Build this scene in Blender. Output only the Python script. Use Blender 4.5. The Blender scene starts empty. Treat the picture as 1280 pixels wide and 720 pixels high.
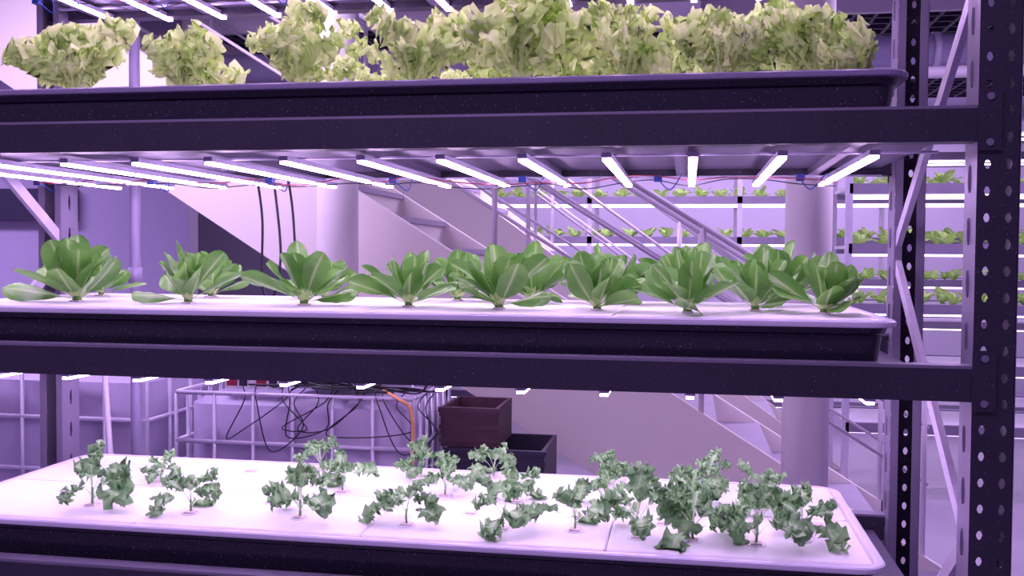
import bpy, math, random
from math import sin, cos, pi, radians, exp
from mathutils import Vector, Matrix

H = 1.5          # camera / eye height above the floor; z values below are relative to eye height
scene = bpy.context.scene
try:
    scene.view_settings.view_transform = 'Standard'
except Exception:
    pass

# ------------------------------------------------------------------ materials
def mat(name, col, rough=0.5, metal=0.0, noise=0.0, nscale=8.0, emis=None, estr=0.0, bump=0.0, dust=0.0, spec=0.5):
    m = bpy.data.materials.new(name); m.use_nodes = True
    nt = m.node_tree; b = nt.nodes['Principled BSDF']
    b.inputs['Roughness'].default_value = rough
    b.inputs['Metallic'].default_value = metal
    b.inputs['Specular IOR Level'].default_value = spec
    b.inputs['Base Color'].default_value = (*col, 1)
    tc = nt.nodes.new('ShaderNodeTexCoord')
    out = None
    if noise > 0:
        n = nt.nodes.new('ShaderNodeTexNoise'); n.inputs['Scale'].default_value = nscale; n.inputs['Detail'].default_value = 5
        nt.links.new(tc.outputs['Object'], n.inputs['Vector'])
        mx = nt.nodes.new('ShaderNodeMixRGB')
        mx.inputs[1].default_value = (*[c*(1-noise) for c in col], 1)
        mx.inputs[2].default_value = (*[min(1, c*(1+noise)) for c in col], 1)
        nt.links.new(n.outputs['Fac'], mx.inputs[0]); out = mx.outputs[0]
        if bump > 0:
            bp = nt.nodes.new('ShaderNodeBump'); bp.inputs['Strength'].default_value = bump; bp.inputs['Distance'].default_value = 0.01
            nt.links.new(n.outputs['Fac'], bp.inputs['Height']); nt.links.new(bp.outputs[0], b.inputs['Normal'])
    if dust > 0:
        v = nt.nodes.new('ShaderNodeTexNoise'); v.inputs['Scale'].default_value = 240; v.inputs['Detail'].default_value = 1
        nt.links.new(tc.outputs['Object'], v.inputs['Vector'])
        r = nt.nodes.new('ShaderNodeMapRange'); r.inputs[1].default_value = 0.67; r.inputs[2].default_value = 0.76
        r.inputs[4].default_value = dust
        nt.links.new(v.outputs['Fac'], r.inputs[0])
        mx2 = nt.nodes.new('ShaderNodeMixRGB'); mx2.inputs[1].default_value = (*col, 1)
        if out: nt.links.new(out, mx2.inputs[1])
        mx2.inputs[2].default_value = (0.5, 0.45, 0.7, 1)
        nt.links.new(r.outputs[0], mx2.inputs[0]); out = mx2.outputs[0]
    if out: nt.links.new(out, b.inputs['Base Color'])
    if emis:
        b.inputs['Emission Color'].default_value = (*emis, 1)
        b.inputs['Emission Strength'].default_value = estr
    return m

def leafmat(name, dark, light, rib, transl=0.35, nscale=18, rough=0.45):
    m = bpy.data.materials.new(name); m.use_nodes = True
    nt = m.node_tree; b = nt.nodes['Principled BSDF']; o = nt.nodes['Material Output']
    b.inputs['Roughness'].default_value = rough
    tc = nt.nodes.new('ShaderNodeTexCoord'); n = nt.nodes.new('ShaderNodeTexNoise')
    n.inputs['Scale'].default_value = nscale; n.inputs['Detail'].default_value = 4
    nt.links.new(tc.outputs['Object'], n.inputs['Vector'])
    mr = nt.nodes.new('ShaderNodeMapRange'); mr.inputs[1].default_value = 0.35; mr.inputs[2].default_value = 0.65
    nt.links.new(n.outputs['Fac'], mr.inputs[0])
    a = nt.nodes.new('ShaderNodeMixRGB'); a.inputs[1].default_value = (*dark, 1); a.inputs[2].default_value = (*light, 1)
    nt.links.new(mr.outputs[0], a.inputs[0])
    at = nt.nodes.new('ShaderNodeAttribute'); at.attribute_name = 'rib'
    c = nt.nodes.new('ShaderNodeMixRGB'); c.inputs[2].default_value = (*rib, 1)
    nt.links.new(at.outputs['Fac'], c.inputs[0]); nt.links.new(a.outputs[0], c.inputs[1])
    nt.links.new(c.outputs[0], b.inputs['Base Color'])
    n2 = nt.nodes.new('ShaderNodeTexNoise'); n2.inputs['Scale'].default_value = nscale*7
    nt.links.new(tc.outputs['Object'], n2.inputs['Vector'])
    bp = nt.nodes.new('ShaderNodeBump'); bp.inputs['Strength'].default_value = 0.35; bp.inputs['Distance'].default_value = 0.004
    nt.links.new(n2.outputs['Fac'], bp.inputs['Height']); nt.links.new(bp.outputs[0], b.inputs['Normal'])
    t = nt.nodes.new('ShaderNodeBsdfTranslucent'); nt.links.new(c.outputs[0], t.inputs['Color'])
    ms = nt.nodes.new('ShaderNodeMixShader'); ms.inputs[0].default_value = transl
    nt.links.new(b.outputs[0], ms.inputs[1]); nt.links.new(t.outputs[0], ms.inputs[2])
    nt.links.new(ms.outputs[0], o.inputs['Surface'])
    return m

NAVY   = mat('navy_steel', (0.034, 0.029, 0.052), 0.36, 0.0, 0.3, 6, dust=0.30)
NAVY_LIT  = mat('navy_steel_lit', (0.24, 0.21, 0.31), 0.45, 0.2, 0.2, 6)  # navy steel lightened: LED light on the flanges put into the colour
GALV   = mat('galvanised_steel', (0.60, 0.56, 0.70), 0.45, 0.2, 0.15, 20)
BLACKT = mat('tray_body_plastic', (0.026, 0.022, 0.042), 0.20, 0, 0.25, 5, dust=0.25)
RIM    = mat('tray_rim_plastic', (0.26, 0.22, 0.36), 0.3)
RIMW   = mat('tray_rim_white', (0.72, 0.68, 0.85), 0.3)
BOARD  = mat('foam_board', (0.86, 0.84, 0.88), 0.55, 0, 0.05, 12)
SPONGE = mat('sponge_plug', (0.78, 0.66, 0.66), 0.9, 0, 0.2, 60)
DECK   = mat('shelf_deck_metal', (0.15, 0.13, 0.21), 0.4, 0.2, 0.2, 5)
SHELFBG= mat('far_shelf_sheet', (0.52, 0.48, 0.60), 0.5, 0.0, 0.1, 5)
ALU    = mat('aluminium', (0.60, 0.56, 0.74), 0.4, 0.3)
LED    = mat('led_diffuser', (0.9, 0.9, 0.9), 0.4, emis=(0.83, 0.53, 1.0), estr=26.0)
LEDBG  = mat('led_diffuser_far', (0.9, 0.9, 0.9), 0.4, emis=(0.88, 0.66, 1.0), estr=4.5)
WALL   = mat('wall_paint', (0.50, 0.46, 0.59), 0.8, 0, 0.08, 2)
CEIL   = mat('ceiling_paint', (0.62, 0.57, 0.70), 0.8, 0, 0.1, 1.5)
DARK   = mat('dark_metal', (0.03, 0.026, 0.055), 0.5, 0, 0.2, 8)
FLOORM = mat('floor_vinyl', (0.30, 0.26, 0.38), 0.4, 0, 0.1, 3)
STAIR  = mat('stair_paint', (0.82, 0.77, 0.72), 0.6, 0, 0.05, 2)
TREAD  = mat('stair_tread', (0.38, 0.34, 0.45), 0.6, 0, 0.1, 5)
COL    = mat('column_paint', (0.82, 0.78, 0.78), 0.6, 0, 0.04, 3)
RAIL   = mat('rail_paint', (0.68, 0.64, 0.72), 0.4, 0.1)
TANK   = mat('tank_polyethylene', (0.36, 0.31, 0.47), 0.35, 0, 0.2, 5)
CABLE  = mat('black_cable', (0.01, 0.01, 0.02), 0.4)
REDC   = mat('red_cable', (0.32, 0.03, 0.06), 0.4)
BLUEC  = mat('blue_connector', (0.02, 0.06, 0.32), 0.4)
ORANGE = mat('orange_hose', (0.70, 0.34, 0.12), 0.4)
WOOD   = mat('crate_brown', (0.075, 0.032, 0.05), 0.7, 0, 0.25, 14)
PVC    = mat('pvc_pipe', (0.36, 0.33, 0.50), 0.4, 0, 0.1, 10)
WHITE  = mat('white_plastic', (0.75, 0.73, 0.82), 0.4)
LETT   = leafmat('lettuce_leaf', (0.72, 0.92, 0.36), (0.90, 1.0, 0.55), (0.92, 1.0, 0.70), 0.5)
CHOY   = leafmat('choy_leaf', (0.11, 0.32, 0.055), (0.25, 0.53, 0.12), (0.70, 0.88, 0.42), 0.30, 9, 0.26)
KALE   = leafmat('kale_leaf', (0.19, 0.42, 0.17), (0.46, 0.74, 0.36), (0.74, 0.88, 0.60), 0.34, 26)
SEED   = leafmat('seedling_leaf', (0.35, 0.62, 0.12), (0.55, 0.82, 0.22), (0.5, 0.8, 0.3), 0.3)

# ------------------------------------------------------------------ mesh builder
class B:
    def __init__(s): s.v=[]; s.f=[]; s.m=[]; s.r=[]; s.mats=[]; s.sm=[]
    def mi(s, m):
        if m not in s.mats: s.mats.append(m)
        return s.mats.index(m)
    def av(s, p, rib=0.0): s.v.append(tuple(p)); s.r.append(rib); return len(s.v)-1
    def af(s, ids, m, smooth=False): s.f.append(tuple(ids)); s.m.append(s.mi(m)); s.sm.append(smooth)
    def box(s, x0,x1,y0,y1,z0,z1,m):
        i=[s.av((x,y,z)) for z in (z0,z1) for y in (y0,y1) for x in (x0,x1)]
        for q in ((0,2,3,1),(4,5,7,6),(0,1,5,4),(2,6,7,3),(0,4,6,2),(1,3,7,5)): s.af([i[k] for k in q], m)
    def obox(s, p0, p1, w, h, m):       # oriented bar from p0 to p1
        p0=Vector(p0); p1=Vector(p1); t=(p1-p0).normalized()
        up=Vector((1,0,0)) if abs(t.x)<0.5 else Vector((0,1,0))
        a=t.cross(up).normalized(); b=t.cross(a).normalized()
        i=[]
        for p in (p0,p1):
            for (u,v) in ((-1,-1),(1,-1),(1,1),(-1,1)): i.append(s.av(p+a*u*w/2+b*v*h/2))
        for q in ((0,1,2,3),(7,6,5,4),(0,4,5,1),(1,5,6,2),(2,6,7,3),(3,7,4,0)): s.af([i[k] for k in q], m)
    def tube(s, pts, r, m, seg=8):
        pts=[Vector(p) for p in pts]; rings=[]
        a=None
        for k,p in enumerate(pts):
            t=(pts[min(k+1,len(pts)-1)]-pts[max(k-1,0)]).normalized()
            if a is None:
                up=Vector((0,0,1)) if abs(t.z)<0.9 else Vector((1,0,0)); a=t.cross(up).normalized()
            else: a=(a-t*a.dot(t)).normalized()
            b=t.cross(a)
            rings.append([s.av(p+(a*cos(2*pi*j/seg)+b*sin(2*pi*j/seg))*r) for j in range(seg)])
        for k in range(len(rings)-1):
            for j in range(seg):
                s.af((rings[k][j],rings[k][(j+1)%seg],rings[k+1][(j+1)%seg],rings[k+1][j]), m, True)
        s.af(rings[0][::-1], m); s.af(rings[-1], m)
    def perf(s, o, a, w, h, n, hw, hh, m, b=(0,0,1)):
        o=Vector(o); a=Vector(a); b=Vector(b)
        for k in range(n):
            c=o+b*(h*k)
            outer=[(0,0),(w/2,0),(w,0),(w,h/2),(w,h),(w/2,h),(0,h),(0,h/2)]
            hole=[(-.6,-.75),(0,-1),(.6,-.75),(1,0),(.6,.75),(0,1),(-.6,.75),(-1,0)]
            O=[s.av(c+a*x+b*y) for x,y in outer]
            I=[s.av(c+a*(w/2+x*hw)+b*(h/2+y*hh)) for x,y in hole]
            n_=a.cross(b)*0.003
            D=[s.av(c+a*(w/2+x*hw)+b*(h/2+y*hh)-n_) for x,y in hole]
            for j in range(8):
                j2=(j+1)%8
                s.af((O[j],O[j2],I[j2],I[j]), m); s.af((I[j],I[j2],D[j2],D[j]), m)
    def obj(s, name, loc=(0,0,0), zoff=H):
        me=bpy.data.meshes.new(name)
        me.from_pydata([(x,y,z+zoff) for x,y,z in s.v],[],s.f)
        for m in s.mats: me.materials.append(m)
        me.polygons.foreach_set('material_index', s.m); me.polygons.foreach_set('use_smooth', s.sm)
        at=me.attributes.new('rib','FLOAT','POINT'); at.data.foreach_set('value', s.r)
        me.update()
        o=bpy.data.objects.new(name, me); o.location=loc; scene.collection.objects.link(o); return o

def bez(pts, n=10):       # catmull-rom
    P=[Vector(p) for p in pts]; P=[P[0]]+P+[P[-1]]; out=[]
    for i in range(1,len(P)-2):
        for k in range(n):
            t=k/n; a,b,c,d=P[i-1:i+3]
            out.append(0.5*((2*b)+(c-a)*t+(2*a-5*b+4*c-d)*t*t+(-a+3*b-3*c+d)*t**3))
    out.append(P[-2]); return out

# ------------------------------------------------------------------ room
b=B(); b.box(-8,5,-1.5,12,-1.6,-1.5,FLOORM); b.obj('floor')
b=B(); b.box(-8,5,3.6,12,1.7,1.8,CEIL); b.obj('ceiling')
b=B(); b.box(-8,5,12,12.15,-1.5,1.7,WALL); b.obj('wall_back')
b=B(); b.box(-8.15,-8,-1.5,12,-1.5,1.8,WALL); b.obj('wall_left')
b=B(); b.box(5,5.15,-1.5,12,-1.5,1.8,WALL); b.obj('wall_right')
b=B(); b.box(-8,-3.5,6.6,6.75,-1.5,1.7,WALL)
for x in (-7.2,-6.3,-5.4,-4.5): b.box(x,x+.02,6.58,6.6,-1.5,1.7,DARK)
b.obj('wall_partition')
b=B(); b.box(-7.9,-4.35,6.5,6.6,.22,.45,DARK); b.obj('trim_1')
# suspended open-cell ceiling grid
b=B()
x=-3.3
while x<3.4: b.box(x,x+.02,6.3,10,1.5,1.56,DARK); x+=.13
y=6.3
while y<10: b.box(-3.3,3.4,y,y+.02,1.5,1.56,DARK); y+=.16
b.box(-3.3,3.4,6.25,6.3,1.45,1.6,RAIL); b.box(-3.35,-3.3,6.25,10,1.45,1.6,RAIL)
for x in (-3,-1,1,3): b.tube([(x,6.4,1.56),(x,6.4,1.7)],.008,DARK)
b.obj('ceiling_grid')
# ceiling beams
for x in (-5.6,-4.2,-.3,1.8):
    b=B(); b.box(x,x+.35,4.4,6.2,1.36,1.7,CEIL); b.obj('ceiling_beam')
# ventilation duct
b=B(); b.tube([(-4.2,6.3,1.22),(3.4,6.3,1.22)],.10,PVC,20)
x=-4
while x<3.4: b.tube([(x,6.3,1.22),(x+.04,6.3,1.22)],.112,GALV,20); x+=.9
b.tube([(-4.2,6.1,1.06),(3.4,6.1,1.06)],.035,RAIL,10)
b.obj('ventilation_duct')

# ------------------------------------------------------------------ main rack
XL,XR=-1.95,.530; PW=.075
YF,YB=2.0,2.84
PITCH=.489; BT=.285
b=B()
N=56; CH=.05
for (px) in (XL,XR):
    for (y0,sg) in ((YF,1),(YB,-1)):
        z0=-1.5; y1=y0+sg*.085
        b.perf((px,y0,z0),(1,0,0),PW/2,CH,N,.0060,.0090,NAVY)
        b.perf((px+PW/2,y0,z0),(1,0,0),PW/2,CH,N,.0065,.0105,NAVY)
        fx=px if px>0 else px+PW
        # perforated flange facing inwards and plain flange outside
        b.perf((fx,min(y0,y1),z0),(0,1,0),.085,.10,N//2,.006,.026,NAVY_LIT)
        ox=px+PW if px>0 else px
        b.box(ox-.0015,ox+.0015,min(y0,y1),max(y0,y1),z0,z0+N*CH,NAVY_LIT)
        b.box(px-.01,px+PW+.01,min(y0,y1)-.01,max(y0,y1)+.01,z0,z0+.008,NAVY)
        # return lips
        b.box(px+.001,px+.02,y1-.002,y1+.002,z0,z0+N*CH,NAVY_LIT)
        b.box(px+PW-.02,px+PW-.001,y1-.002,y1+.002,z0,z0+N*CH,NAVY_LIT)
for k in (1,0,-1,-2,-3):
    t=BT+PITCH*k
    for yb,sg in ((YF-.004,1),(YB+.004,-1)):
        ya,yc=sorted((yb,yb+sg*.045))
        b.box(XL+.01,XR+.002,ya,yc,t-.068,t-.006,NAVY)
        ya2,yc2=sorted((yb+sg*.004,yb+sg*.045)); b.box(XL+.01,XR+.001,ya2,yc2,t-.006,t,NAVY_LIT)
        # connector plates
        ya3,yc3=sorted((yb-sg*.004,yb))
        for ex in (XR-.002,XL+PW-.04):
            b.box(ex,ex+.042,ya3,yc3,t-.085,t+.03,NAVY)
            for zz in (t-.07,t+.015): b.tube([(ex+.021,ya3 if sg>0 else yc3,zz),(ex+.021,(ya3-.004) if sg>0 else (yc3+.004),zz)],.007,NAVY_LIT,8)
# zigzag side bracing
for px,off in ((XR+.012,0),(XL+PW-.012,0)):
    zs=[1.13,.55,.02,-.55,-1.1]
    side=[YB-.05,YF+.06]
    for i in range(4):
        b.obox((px+ (0.004 if i%2 else 0),side[i%2],zs[i] if i!=2 else .0),(px,side[(i+1)%2],zs[i+1]),.032,.014,GALV)
    for zz in (1.15,-1.2): b.obox((px,YF+.06,zz),(px,YB-.05,zz),.032,.014,GALV)
b.obj('storage_rack')

# shelf decks (metal sheets with cross supports) resting on the beams
for k in (1,0,-1,-2):
    t=BT+PITCH*k
    b=B()
    b.box(XL+PW+.05,XR-.03,YF+.042,YB-.042,t-.048,t-.042,DECK)
    x=XL+PW+.1
    while x<XR-.05: b.box(x,x+.03,YF+.042,YB-.042,t-.066,t-.048,DECK); x+=.348
    b.obj('shelf_deck')

# ------------------------------------------------------------------ grow trays
def rr(x0,x1,y0,y1,r,z,n=6):
    out=[]
    for cx,cy,a0 in ((x1-r,y0+r,-pi/2),(x1-r,y1-r,0),(x0+r,y1-r,pi/2),(x0+r,y0+r,pi)):
        for k in range(n+1):
            a=a0+k*pi/2/n; out.append((cx+r*cos(a),cy+r*sin(a),z))
    return out
TX0,TY0,TY1=-1.80,2.045,2.77
def build_tray(TX1,rz,bottom,rimm,holes):
    b=B()
    def L(ins,z,r): return rr(TX0+ins,TX1-ins,TY0+ins,TY1-ins,r,z)
    loops=[(L(.045,bottom,.03),BLACKT),(L(.035,bottom+.010,.04),BLACKT),(L(.024,rz-.030,.05),BLACKT),(L(.018,rz-.026,.055),BLACKT),
           (L(.014,rz-.014,.055),BLACKT),(L(.001,rz-.013,.06),rimm),(L(0,rz-.010,.06),rimm),(L(0,rz-.003,.06),rimm),(L(.003,rz,.06),rimm),
           (L(.016,rz,.05),rimm),(L(.019,rz-.003,.05),rimm),(L(.021,rz-.012,.05),BOARD)]
    prev=None
    for pts,m in loops:
        ids=[b.av(p) for p in pts]
        if prev:
            n=len(ids)
            for j in range(n): b.af((prev[j],prev[(j+1)%n],ids[(j+1)%n],ids[j]),m,False)
        else: b.af(ids[::-1],BLACKT)
        prev=ids
    b.af(prev,BOARD)
    # planting boards, gaps between panels
    n=4; x0=TX0+.026; w=(TX1-TX0-.052)/n
    for i in range(n):
        for (ya,yb) in ((TY0+.026,(TY0+TY1)/2-.001),((TY0+TY1)/2+.001,TY1-.026)):
            a=[b.av(p) for p in rr(x0+i*w+.001,x0+(i+1)*w-.001,ya,yb,.012,rz-.0115,3)]
            c=[b.av(p) for p in rr(x0+i*w+.001,x0+(i+1)*w-.001,ya,yb,.012,rz-.002,3)]
            d=[b.av(p) for p in rr(x0+i*w+.004,x0+(i+1)*w-.004,ya+.003,yb-.003,.010,rz+.001,3)]
            m_=len(a)
            for j in range(m_):
                b.af((a[j],a[(j+1)%m_],c[(j+1)%m_],c[j]),BOARD); b.af((c[j],c[(j+1)%m_],d[(j+1)%m_],d[j]),BOARD)
            b.af(d,BOARD)
    for (x,y) in holes:
        b.tube([(x,y,rz+.0005),(x,y,rz+.0022)],.022,WHITE,16)
        b.box(x-.012,x+.012,y-.012,y+.012,rz+.002,rz+.006,SPONGE)
    b.obj('grow_tray')

# ------------------------------------------------------------------ leaves
def leaf(b, base, az, e0, bend, L, W, stem, ruf, nf, cup, nu, nv, rng, m, pa=.7, pb=.45, petw=.004, serr=0., twist=0., bexp=1.4):
    p=Vector(base); grid=[]
    mx=(pa/(pa+pb))**pa*(pb/(pa+pb))**pb
    ph1,ph2,ph3=[rng.uniform(0,6.28) for _ in range(3)]
    pe=e0; ss=[1-(1-i/nu)**1.25 for i in range(nu+1)]
    for i in range(nu+1):
        s=ss[i]; ds=L*(s-ss[i-1]) if i else 0
        e=e0-bend*s**bexp
        t=Vector((cos(az)*cos(e),sin(az)*cos(e),sin(e)))
        side=Vector((-sin(az),cos(az),0)); n=t.cross(side)
        tw=twist*s; side,n=side*cos(tw)+n*sin(tw), n*cos(tw)-side*sin(tw)
        p=p+t*ds
        if s<=stem: w=petw; q=0
        else:
            q=(s-stem)/(1-stem); w=petw*(1-q)+W/2*((max(q,1e-4)**pa)*(max(1-q,0.0005)**pb))/mx
        row=[]
        for j in range(nv+1):
            v=-1+2*j/nv
            ph=ph1 if v>0 else ph2
            se=1+serr*sin(nf*1.7*2*pi*q+ph)*min(1,q*4)
            x=v*w*se
            edge=max(abs(v)**2.2, q**4*.9)*min(1,q*4)
            wave=sin(nf*2*pi*q+ph+1.3*sin(3*pi*q+ph3))+.55*sin(nf*2*2.27*pi*q+ph3+ph+v*3)+.6*sin(v*nf*3.+ph3)*q**2
            z=cup*w*(v*v)+ruf*W*edge*wave*.5
            y=ruf*W*.45*edge*cos(nf*2*pi*q*1.2+ph+1.+v*nf*1.5)
            x+=ruf*W*.18*edge*sin(nf*2*pi*q*1.9+ph3)*(1 if v>0 else -1)
            rib=exp(-(v/.10)**2)*.85*(1-.5*q) if s>stem else .9
            row.append(b.av(p+side*x+n*z+t*y, min(1,rib)))
        grid.append(row)
    for i in range(nu):
        for j in range(nv):
            b.af((grid[i][j],grid[i+1][j],grid[i+1][j+1],grid[i][j+1]), m, True)

def lettuce_mesh(seed):
    rng=random.Random(seed); b=B(); n=12
    b.tube([(0,0,-.004),(0,0,.03)],.010,LETT,8)
    for i in range(n):
        f=i/(n-1)                     # 0 outer .. 1 inner
        az=i*2.4+rng.uniform(-.35,.35)
        L=rng.uniform(.12,.225)*(1-.05*f) ; e0=radians(46+40*f+rng.uniform(-10,8)); bend=radians(40-25*f+rng.uniform(-15,22))
        leaf(b,(cos(az)*.008,sin(az)*.008,.008),az,e0,bend,L,rng.uniform(.062,.088),.14,.52,rng.uniform(5.0,7.0),.2,42,22,rng,LETT,2.1,.34,.008,.16,rng.uniform(-.8,.8))
    return b
def choy_mesh(seed):
    rng=random.Random(seed); b=B(); n=17
    b.tube([(0,0,-.004),(0,0,.008)],.010,CHOY,8)
    for i in range(n):
        f=i/(n-1)
        az=i*2.4+rng.uniform(-.45,.45)
        L=rng.uniform(.115,.160)*(1-.16*f); e0=radians(20+58*f+rng.uniform(-10,12)); bend=radians(rng.uniform(-24,34)*(1-.3*f))
        if e0<radians(26): bend=abs(bend)*.5
        leaf(b,(cos(az)*.008,sin(az)*.008,.003+.012*f),az,e0,bend,L,rng.uniform(.050,.064),.20,.05,1.4,.38*rng.choice((1,1,-.6)),18,12,rng,CHOY,.66,.46,.006,0,rng.uniform(-1.3,1.3),1.0)
    return b
def kale_mesh(seed):
    rng=random.Random(seed); b=B(); n=7
    b.tube([(0,0,-.004),(.002,0,.018),(0,0,.035)],.003,KALE,6)
    for i in range(n):
        f=i/(n-1)
        az=i*2.4+rng.uniform(-.5,.5)
        L=rng.uniform(.105,.150)*(1-.32*f); e0=radians(54+26*f+rng.uniform(-16,10)); bend=radians(130-75*f+rng.uniform(-35,35))
        leaf(b,(0,0,.004+.028*f),az,e0,bend,L,rng.uniform(.042,.060)*(1-.15*f),.40,.52,rng.uniform(3.6,4.8),.2,32,14,rng,KALE,.6,.35,.0020,.14,rng.uniform(-.6,.6))
    b.v=[(x,y,max(z,-.004)) for x,y,z in b.v]
    return b
def place(base,name,x,y,z,rot,sc):
    o=bpy.data.objects.new(name, base); o.location=(x,y,z+H); o.rotation_euler=(0,0,rot); o.scale=(sc,sc,sc)
    scene.collection.objects.link(o)
def meshes(fn,name,n,s0):
    out=[]
    for k in range(n):
        o=fn(s0+k).obj(name,zoff=0); me=o.data; bpy.data.objects.remove(o); out.append(me)
    return out
LM=meshes(lettuce_mesh,'frilly_lettuce',6,10); CM=meshes(choy_mesh,'bok_choy',6,40); KM=meshes(kale_mesh,'curly_kale',6,70)
rng=random.Random(5)
RZ=[.366,-.126,-.615]
top=[(-1.49,2.25,1.),(-1.193,2.25,.88),(-.907,2.25,.98),(-.63,2.25,.92),(-.377,2.24,1.2),(-.15,2.24,.85),(.06,2.22,.9),(.265,2.25,.95),
     (-.80,2.58,.7),(-.52,2.58,.75),(-.30,2.58,1.2),(-.06,2.58,.85),(.13,2.58,1.15),(.32,2.57,1.05)]
mid=[(-1.49,2.25,1.10),(-1.193,2.25,1.),(-.897,2.25,1.05),(-.64,2.25,.95),(-.42,2.22,1.),(-.20,2.24,.92),(.0,2.20,.95),(.15,2.32,.95),(.29,2.24,.92),
     (-1.62,2.56,.8),(-1.30,2.58,.85),(-.97,2.58,.8),(-.60,2.58,.9),(-.40,2.58,1.05),(-.20,2.58,1.05),(.0,2.58,1.15),(.22,2.57,1.1)]
bot=[(-1.413,2.19,1.1),(-1.146,2.17,.85),(-.879,2.18,1.05),(-.62,2.17,.9),(-.40,2.18,.95),(-.241,2.20,.85),(-.102,2.17,1.15),(.017,2.17,1.),(.15,2.17,1.1),(.249,2.22,1.),
     (-1.38,2.45,.6),(-.868,2.44,.8),(-.60,2.45,.8),(-.411,2.43,.75),(-.18,2.45,.85),(.02,2.45,.95),(.18,2.47,.85),
     (-1.02,2.68,.75),(-.72,2.66,.8),(-.52,2.68,.75),(-.2,2.67,.7),(.06,2.68,.85)]
build_tray(.425,RZ[0]+.0,BT-.041,RIM,[(x,y) for x,y,_ in top])
build_tray(.412,RZ[1],BT-PITCH-.041,RIMW,[(x,y) for x,y,_ in mid])
build_tray(.400,RZ[2],BT-2*PITCH-.041,RIMW,[(x,y) for x,y,_ in bot]+[(-1.55,2.3),(-1.2,2.62),(-.05,2.3),(.3,2.35),(-1.0,2.3),(-.7,2.3),(-.25,2.32),(-.5,2.3),(-1.3,2.3)])
build_tray(.41,BT+PITCH+.082,BT+PITCH-.041,RIM,[])
for L_,M_,nm,rz in ((top,LM,'frilly_lettuce',RZ[0]),(mid,CM,'bok_choy',RZ[1]),(bot,KM,'curly_kale',RZ[2])):
    for i,(x,y,s) in enumerate(L_): place(M_[i%len(M_)],nm,x,y,rz+.007,rng.uniform(0,6.28),s)

# ------------------------------------------------------------------ LED grow light bars
for k in (1,0,-1):
    zc=BT+PITCH*k-.086+(.02 if k==1 else 0)+(.007 if k==-1 else 0)
    b=B()
    for yy in (2.12,2.72):
        b.box(XL+PW+.02,XR-.04,yy,yy+.018,zc+.010,zc+.014,ALU)
    i=0
    while True:
        x=.355-.174*i
        if x<-1.78: break
        y0,y1=2.045,2.84
        b.box(x-.010,x+.010,y0,y1,zc-.001,zc+.010,ALU)
        b.box(x-.008,x+.008,y0+.002,y1-.002,zc-.007,zc-.001,LED)
        i+=1
    # wiring
    r2=random.Random(3+k)
    pts=[]; x=-1.8
    while x<.42: pts.append((x,2.55+r2.uniform(-.05,.05),zc+.004-r2.uniform(0,.022))); x+=.09
    b.tube(bez(pts,5),.0015,REDC,6)
    pts=[(p[0],p[1]+.06+r2.uniform(-.02,.02),p[2]-.006+r2.uniform(-.006,.006)) for p in pts]
    b.tube(bez(pts,5),.0015,CABLE,6)
    for j in range(0,13,2):
        x=.27-.174*j
        b.box(x-.010,x+.010,2.56,2.58,zc-.012,zc+.004,BLUEC); b.tube(bez([(x,2.58,zc-.005),(x+.03,2.6,zc-.03),(x+.06,2.55,zc+.005)]),.0016,BLUEC,6)
    b.obj('led_grow_light_bars')

# ------------------------------------------------------------------ pipe, hanging cables
b=B(); b.tube([(-1.758,2.97,-1.5),(-1.758,2.97,1.7)],.017,PVC,14)
for z in (-.9,-.1,.8): b.tube([(-1.758,2.97,z),(-1.758,2.97,z+.05)],.022,PVC,14)
b.obj('water_pipe')
b=B()
b.tube(bez([(-1.31,2.9,.24),(-1.30,2.92,.1),(-1.305,2.93,-.1),(-1.27,2.93,-.14),(-1.24,2.92,.0),(-1.26,2.91,.24)]),.004,CABLE,8)
b.tube(bez([(-1.21,2.9,.24),(-1.20,2.92,.12),(-1.19,2.93,-.12)]),.004,CABLE,8)
b.obj('hanging_cable')
b=B(); b.tube(bez([(-1.80,2.93,-.26),(-1.84,2.93,-.34),(-1.83,2.93,-.6),(-1.8,2.93,-1.0),(-1.8,2.93,-1.49)]),.010,WHITE,8); b.obj('drain_hose')

# ------------------------------------------------------------------ columns
for (x,y,w) in ((.54,4.75,.105),(-1.67,4.62,.10)):
    b=B(); b.tube([(x,y,-1.5),(x,y,1.7)],w,COL,28); b.tube([(x,y,-1.5),(x,y,-1.44)],w+.02,COL,28); b.obj('column')

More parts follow.
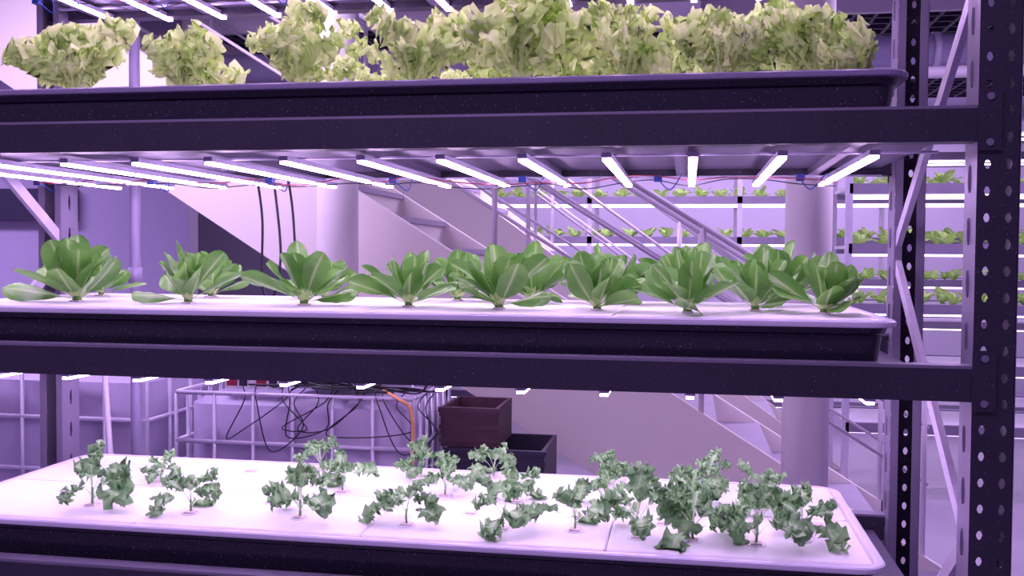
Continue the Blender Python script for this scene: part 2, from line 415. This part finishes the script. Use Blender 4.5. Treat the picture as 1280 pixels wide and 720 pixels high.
# ------------------------------------------------------------------ staircases
def stairs(name,xa,za,slope,thick,y0,y1):
    b=B(); zl=lambda x: za-slope*(x-xa)
    xs=xa-1.2
    for (ya,yb) in ((y0,y0+.06),(y1-.06,y1)):
        xb=xa+(za+1.5)/slope; xt=xa+(za+thick+1.5)/slope
        pts=[(xs,zl(xs)),(xb,-1.5),(xt,-1.5),(xs,zl(xs)+thick)]
        i=[b.av((x,ya,z)) for x,z in pts]; j=[b.av((x,yb,z)) for x,z in pts]
        b.af(i,STAIR); b.af(j[::-1],STAIR)
        for k in range(4): b.af((i[k],i[(k+1)%4],j[(k+1)%4],j[k]),STAIR)
    # soffit
    xb=xa+(za+1.5)/slope
    i=[b.av(p) for p in ((xs,y0+.06,zl(xs)+.03),(xb,y0+.06,-1.47),(xb,y1-.06,-1.47),(xs,y1-.06,zl(xs)+.03))]; b.af(i,STAIR)
    # steps
    rise=.17; run=rise/slope; z=-1.5; xt=xa+(za+thick+1.5)/slope; x=xt-run*1.05
    while x>xs+run:
        z+=rise; x-=run
        b.box(x-.02,x+run+.02,y0+.06,y1-.06,z-.03,z,TREAD)
        b.box(x+run-.02,x+run,y0+.06,y1-.06,z-rise,z-.03,STAIR)
    # handrails
    for yy in (y0+.03,y1-.03):
        for h in (.35,.62,.92):
            b.tube([(xs,yy,zl(xs)+thick+h),(xt-.1,yy,zl(xt-.1)+thick+h)],.016 if h>.9 else .009,RAIL,8)
        x=xt-.12
        while x>xs:
            b.tube([(x,yy,zl(x)+thick-.05),(x,yy,zl(x)+thick+.92)],.014,RAIL,8); x-=1.05
    b.obj(name)
stairs('staircase',-2.79,.34,.62,.66,5.0,6.15)
stairs('staircase',-2.3,.45,.72,.5,7.3,8.3)

# ------------------------------------------------------------------ caged water tanks
def tank(x0,x1,y0,y1,ztop):
    b=B(); zb=-1.36; ins=.03
    lo=[b.av(p) for p in rr(x0+ins,x1-ins,y0+ins,y1-ins,.08,zb)]
    hi=[b.av(p) for p in rr(x0+ins,x1-ins,y0+ins,y1-ins,.08,ztop-.05)]
    tp=[b.av(p) for p in rr(x0+ins+.05,x1-ins-.05,y0+ins+.05,y1-ins-.05,.06,ztop-.02)]
    n=len(lo)
    for j in range(n):
        b.af((lo[j],lo[(j+1)%n],hi[(j+1)%n],hi[j]),TANK,True); b.af((hi[j],hi[(j+1)%n],tp[(j+1)%n],tp[j]),TANK)
    b.af(tp,TANK)
    cx,cy=(x0+x1)/2,(y0+y1)/2
    b.tube([(cx,cy+.2,ztop-.03),(cx,cy+.2,ztop+.02)],.08,DARK,20)
    for z in (ztop,ztop-.2,ztop-.42,ztop-.64,-1.36):
        q=[(x0,y0,z),(x1,y0,z),(x1,y1,z),(x0,y1,z),(x0,y0,z)]
        for k in range(4): b.tube([q[k],q[k+1]],.009,GALV,8)
    n=6
    for k in range(n+1):
        x=x0+(x1-x0)*k/n
        for y in (y0,y1): b.tube([(x,y,-1.4),(x,y,ztop)],.008,GALV,8)
        y=y0+(y1-y0)*k/n
        for x in (x0,x1): b.tube([(x,y,-1.4),(x,y,ztop)],.008,GALV,8)
    b.box(x0,x1,y0,y1,-1.40,-1.37,DARK)
    for x in (x0,(x0+x1)/2-.05,x1-.1): b.box(x,x+.1,y0,y1,-1.5,-1.40,DARK)
    b.obj('caged_water_tank')
tank(-2.07,-1.06,3.8,4.4,-.575); tank(-3.35,-2.2,3.8,4.9,-.5)

# stuff on the tank
r3=random.Random(9); b=B()
for k in range(14):
    cx=r3.uniform(-1.6,-1.15); cz=-.56
    pts=[(cx+r3.uniform(-.22,.22),3.84+r3.uniform(-.06,.2),cz+r3.uniform(.0,.05)) for _ in range(5)]
    b.tube(bez(pts,8),.004,CABLE,6)
for k in range(8):
    x=r3.uniform(-2.0,-1.15); 
    b.tube(bez([(x,3.85,-.55),(x+.04,3.77,-.60),(x+r3.uniform(-.1,.15),3.77,-.70-r3.uniform(0,.1)),(x+r3.uniform(0,.3),3.77,-.70),(x+.2,3.77,-.6),(x+.22,3.84,-.55)]),.0026,CABLE,6)
b.obj('cable_bundle')
b=B(); b.tube(bez([(-1.22,3.9,-.555),(-1.12,3.78,-.57),(-1.06,3.77,-.62),(-1.055,3.77,-.8),(-1.06,3.77,-1.1),(-1.0,3.75,-1.48)]),.007,ORANGE,8); b.obj('orange_hose')
for x in (-1.83,-1.7):
    b=B(); b.box(x-.055,x+.055,3.86,3.92,-.563,-.50,WHITE); b.box(x-.045,x+.0,3.857,3.86,-.55,-.515,REDC); b.box(x+.01,x+.045,3.857,3.86,-.55,-.515,DARK)
    b.tube([(x,3.857,-.51),(x,3.853,-.51)],.006,BLUEC); b.obj('control_box')
b=B(); b.box(-1.62,-1.3,3.95,4.15,-.566,-.50,WHITE); b.box(-1.6,-1.32,3.945,3.95,-.555,-.515,DARK)
for i in range(5): b.box(-1.59+i*.055,-1.56+i*.055,3.94,3.946,-.545,-.525,CABLE)
b.obj('power_supply')
def crate(x0,x1,y0,y1,z0,z1,m):
    b=B(); t=.015
    b.box(x0+t,x1-t,y0+t,y1-t,z0,z0+t,m)
    b.box(x0,x0+t,y0,y1,z0,z1,m); b.box(x1-t,x1,y0,y1,z0,z1,m); b.box(x0+t,x1-t,y0,y0+t,z0,z1,m); b.box(x0+t,x1-t,y1-t,y1,z0,z1,m)
    for k in range(3):
        z=z0+(z1-z0)*(k+.5)/3; b.box(x0-.006,x1+.006,y0-.006,y0,z-.008,z+.008,m)
    b.box(x0-.01,x1+.01,y0-.01,y0,z1-.02,z1,m)
    b.obj('storage_crate')
crate(-1.0,-.58,4.1,4.5,-1.5,-1.14,DARK); crate(-1.0,-.58,4.1,4.5,-1.138,-.82,DARK); crate(-1.03,-.78,4.12,4.45,-.818,-.65,WOOD)

# ------------------------------------------------------------------ background grow racks
def bgrack(x0,x1,y0,y1,zs,seed):
    b=B(); r=random.Random(seed)
    n=max(2,int((x1-x0)/1.25)+1)
    for k in range(n):
        x=x0+(x1-x0)*k/(n-1)
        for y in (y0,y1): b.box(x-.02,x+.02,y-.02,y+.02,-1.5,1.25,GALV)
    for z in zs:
        b.box(x0,x1,y0-.02,y0+.01,z-.06,z+.0,NAVY_LIT); b.box(x0,x1,y1-.01,y1+.02,z-.06,z,NAVY_LIT)
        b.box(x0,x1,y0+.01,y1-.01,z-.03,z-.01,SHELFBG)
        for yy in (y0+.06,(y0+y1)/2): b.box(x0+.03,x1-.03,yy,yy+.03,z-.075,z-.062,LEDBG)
    b.obj('grow_rack')
    b=B()
    for z in zs[1:4]:
        x=x0+.08
        while x<x1-.05:
            for yy in (y0+.1,y0+.35):
                for i in range(7):
                    leaf(b,(x+r.uniform(-.01,.01),yy,z-.01),i*2.4+r.random(),radians(r.uniform(35,80)),radians(35),r.uniform(.07,.13),.06,.1,.15,2,.2,6,4,r,SEED)
            x+=.17+r.uniform(-.03,.03)
    b.obj('seedling_rows')
bgrack(-2.1,4.2,8.6,9.3,[.85,.50,.16,-.18,-.52,-.86,-1.2],1)
bgrack(.95,3.6,6.3,6.95,[.80,.44,.08,-.28,-.64,-1.0],2)

# ------------------------------------------------------------------ added fill lights overhead, no fixtures behind them
def area(name,loc,sx,sy,power,col):
    l=bpy.data.lights.new(name,'AREA'); l.shape='RECTANGLE'; l.size=sx; l.size_y=sy; l.energy=power; l.color=col
    o=bpy.data.objects.new(name,l); o.location=(loc[0],loc[1],loc[2]+H); scene.collection.objects.link(o)
area('overhead_fill',(-2.8,3.9,1.66),2.0,.5,90,(.78,.56,1.))
area('overhead_fill',(1.8,5.0,1.30),1.5,.5,58,(.74,.50,1.))
area('overhead_fill',(-5.2,5.0,1.30),1.5,.5,65,(.64,.43,1.))
area('overhead_fill',(-.5,7.6,1.40),3.0,.4,100,(.78,.55,1.))
area('overhead_fill',(.5,10.8,1.60),6.0,.4,150,(.80,.57,1.))  # added to brighten the back wall and far racks
area('overhead_fill',(-1.0,.3,1.7),2.5,.6,52,(.78,.54,1.))  # added front fill near the camera, brightens the lettuce

w=bpy.data.worlds.new('World'); scene.world=w; w.use_nodes=True
w.node_tree.nodes['Background'].inputs[0].default_value=(.50,.27,.82,1); w.node_tree.nodes['Background'].inputs[1].default_value=.30

# ------------------------------------------------------------------ camera
cd=bpy.data.cameras.new('camera'); cd.sensor_width=36; cd.lens=36*1250/1280; cd.clip_start=.05
cam=bpy.data.objects.new('camera',cd); scene.collection.objects.link(cam)
M=Matrix.Rotation(radians(9.98),4,'Z')@Matrix.Rotation(radians(90-1.92),4,'X')@Matrix.Rotation(radians(.4),4,'Z')
cam.matrix_world=Matrix.Translation((0,0,H))@M
scene.camera=cam
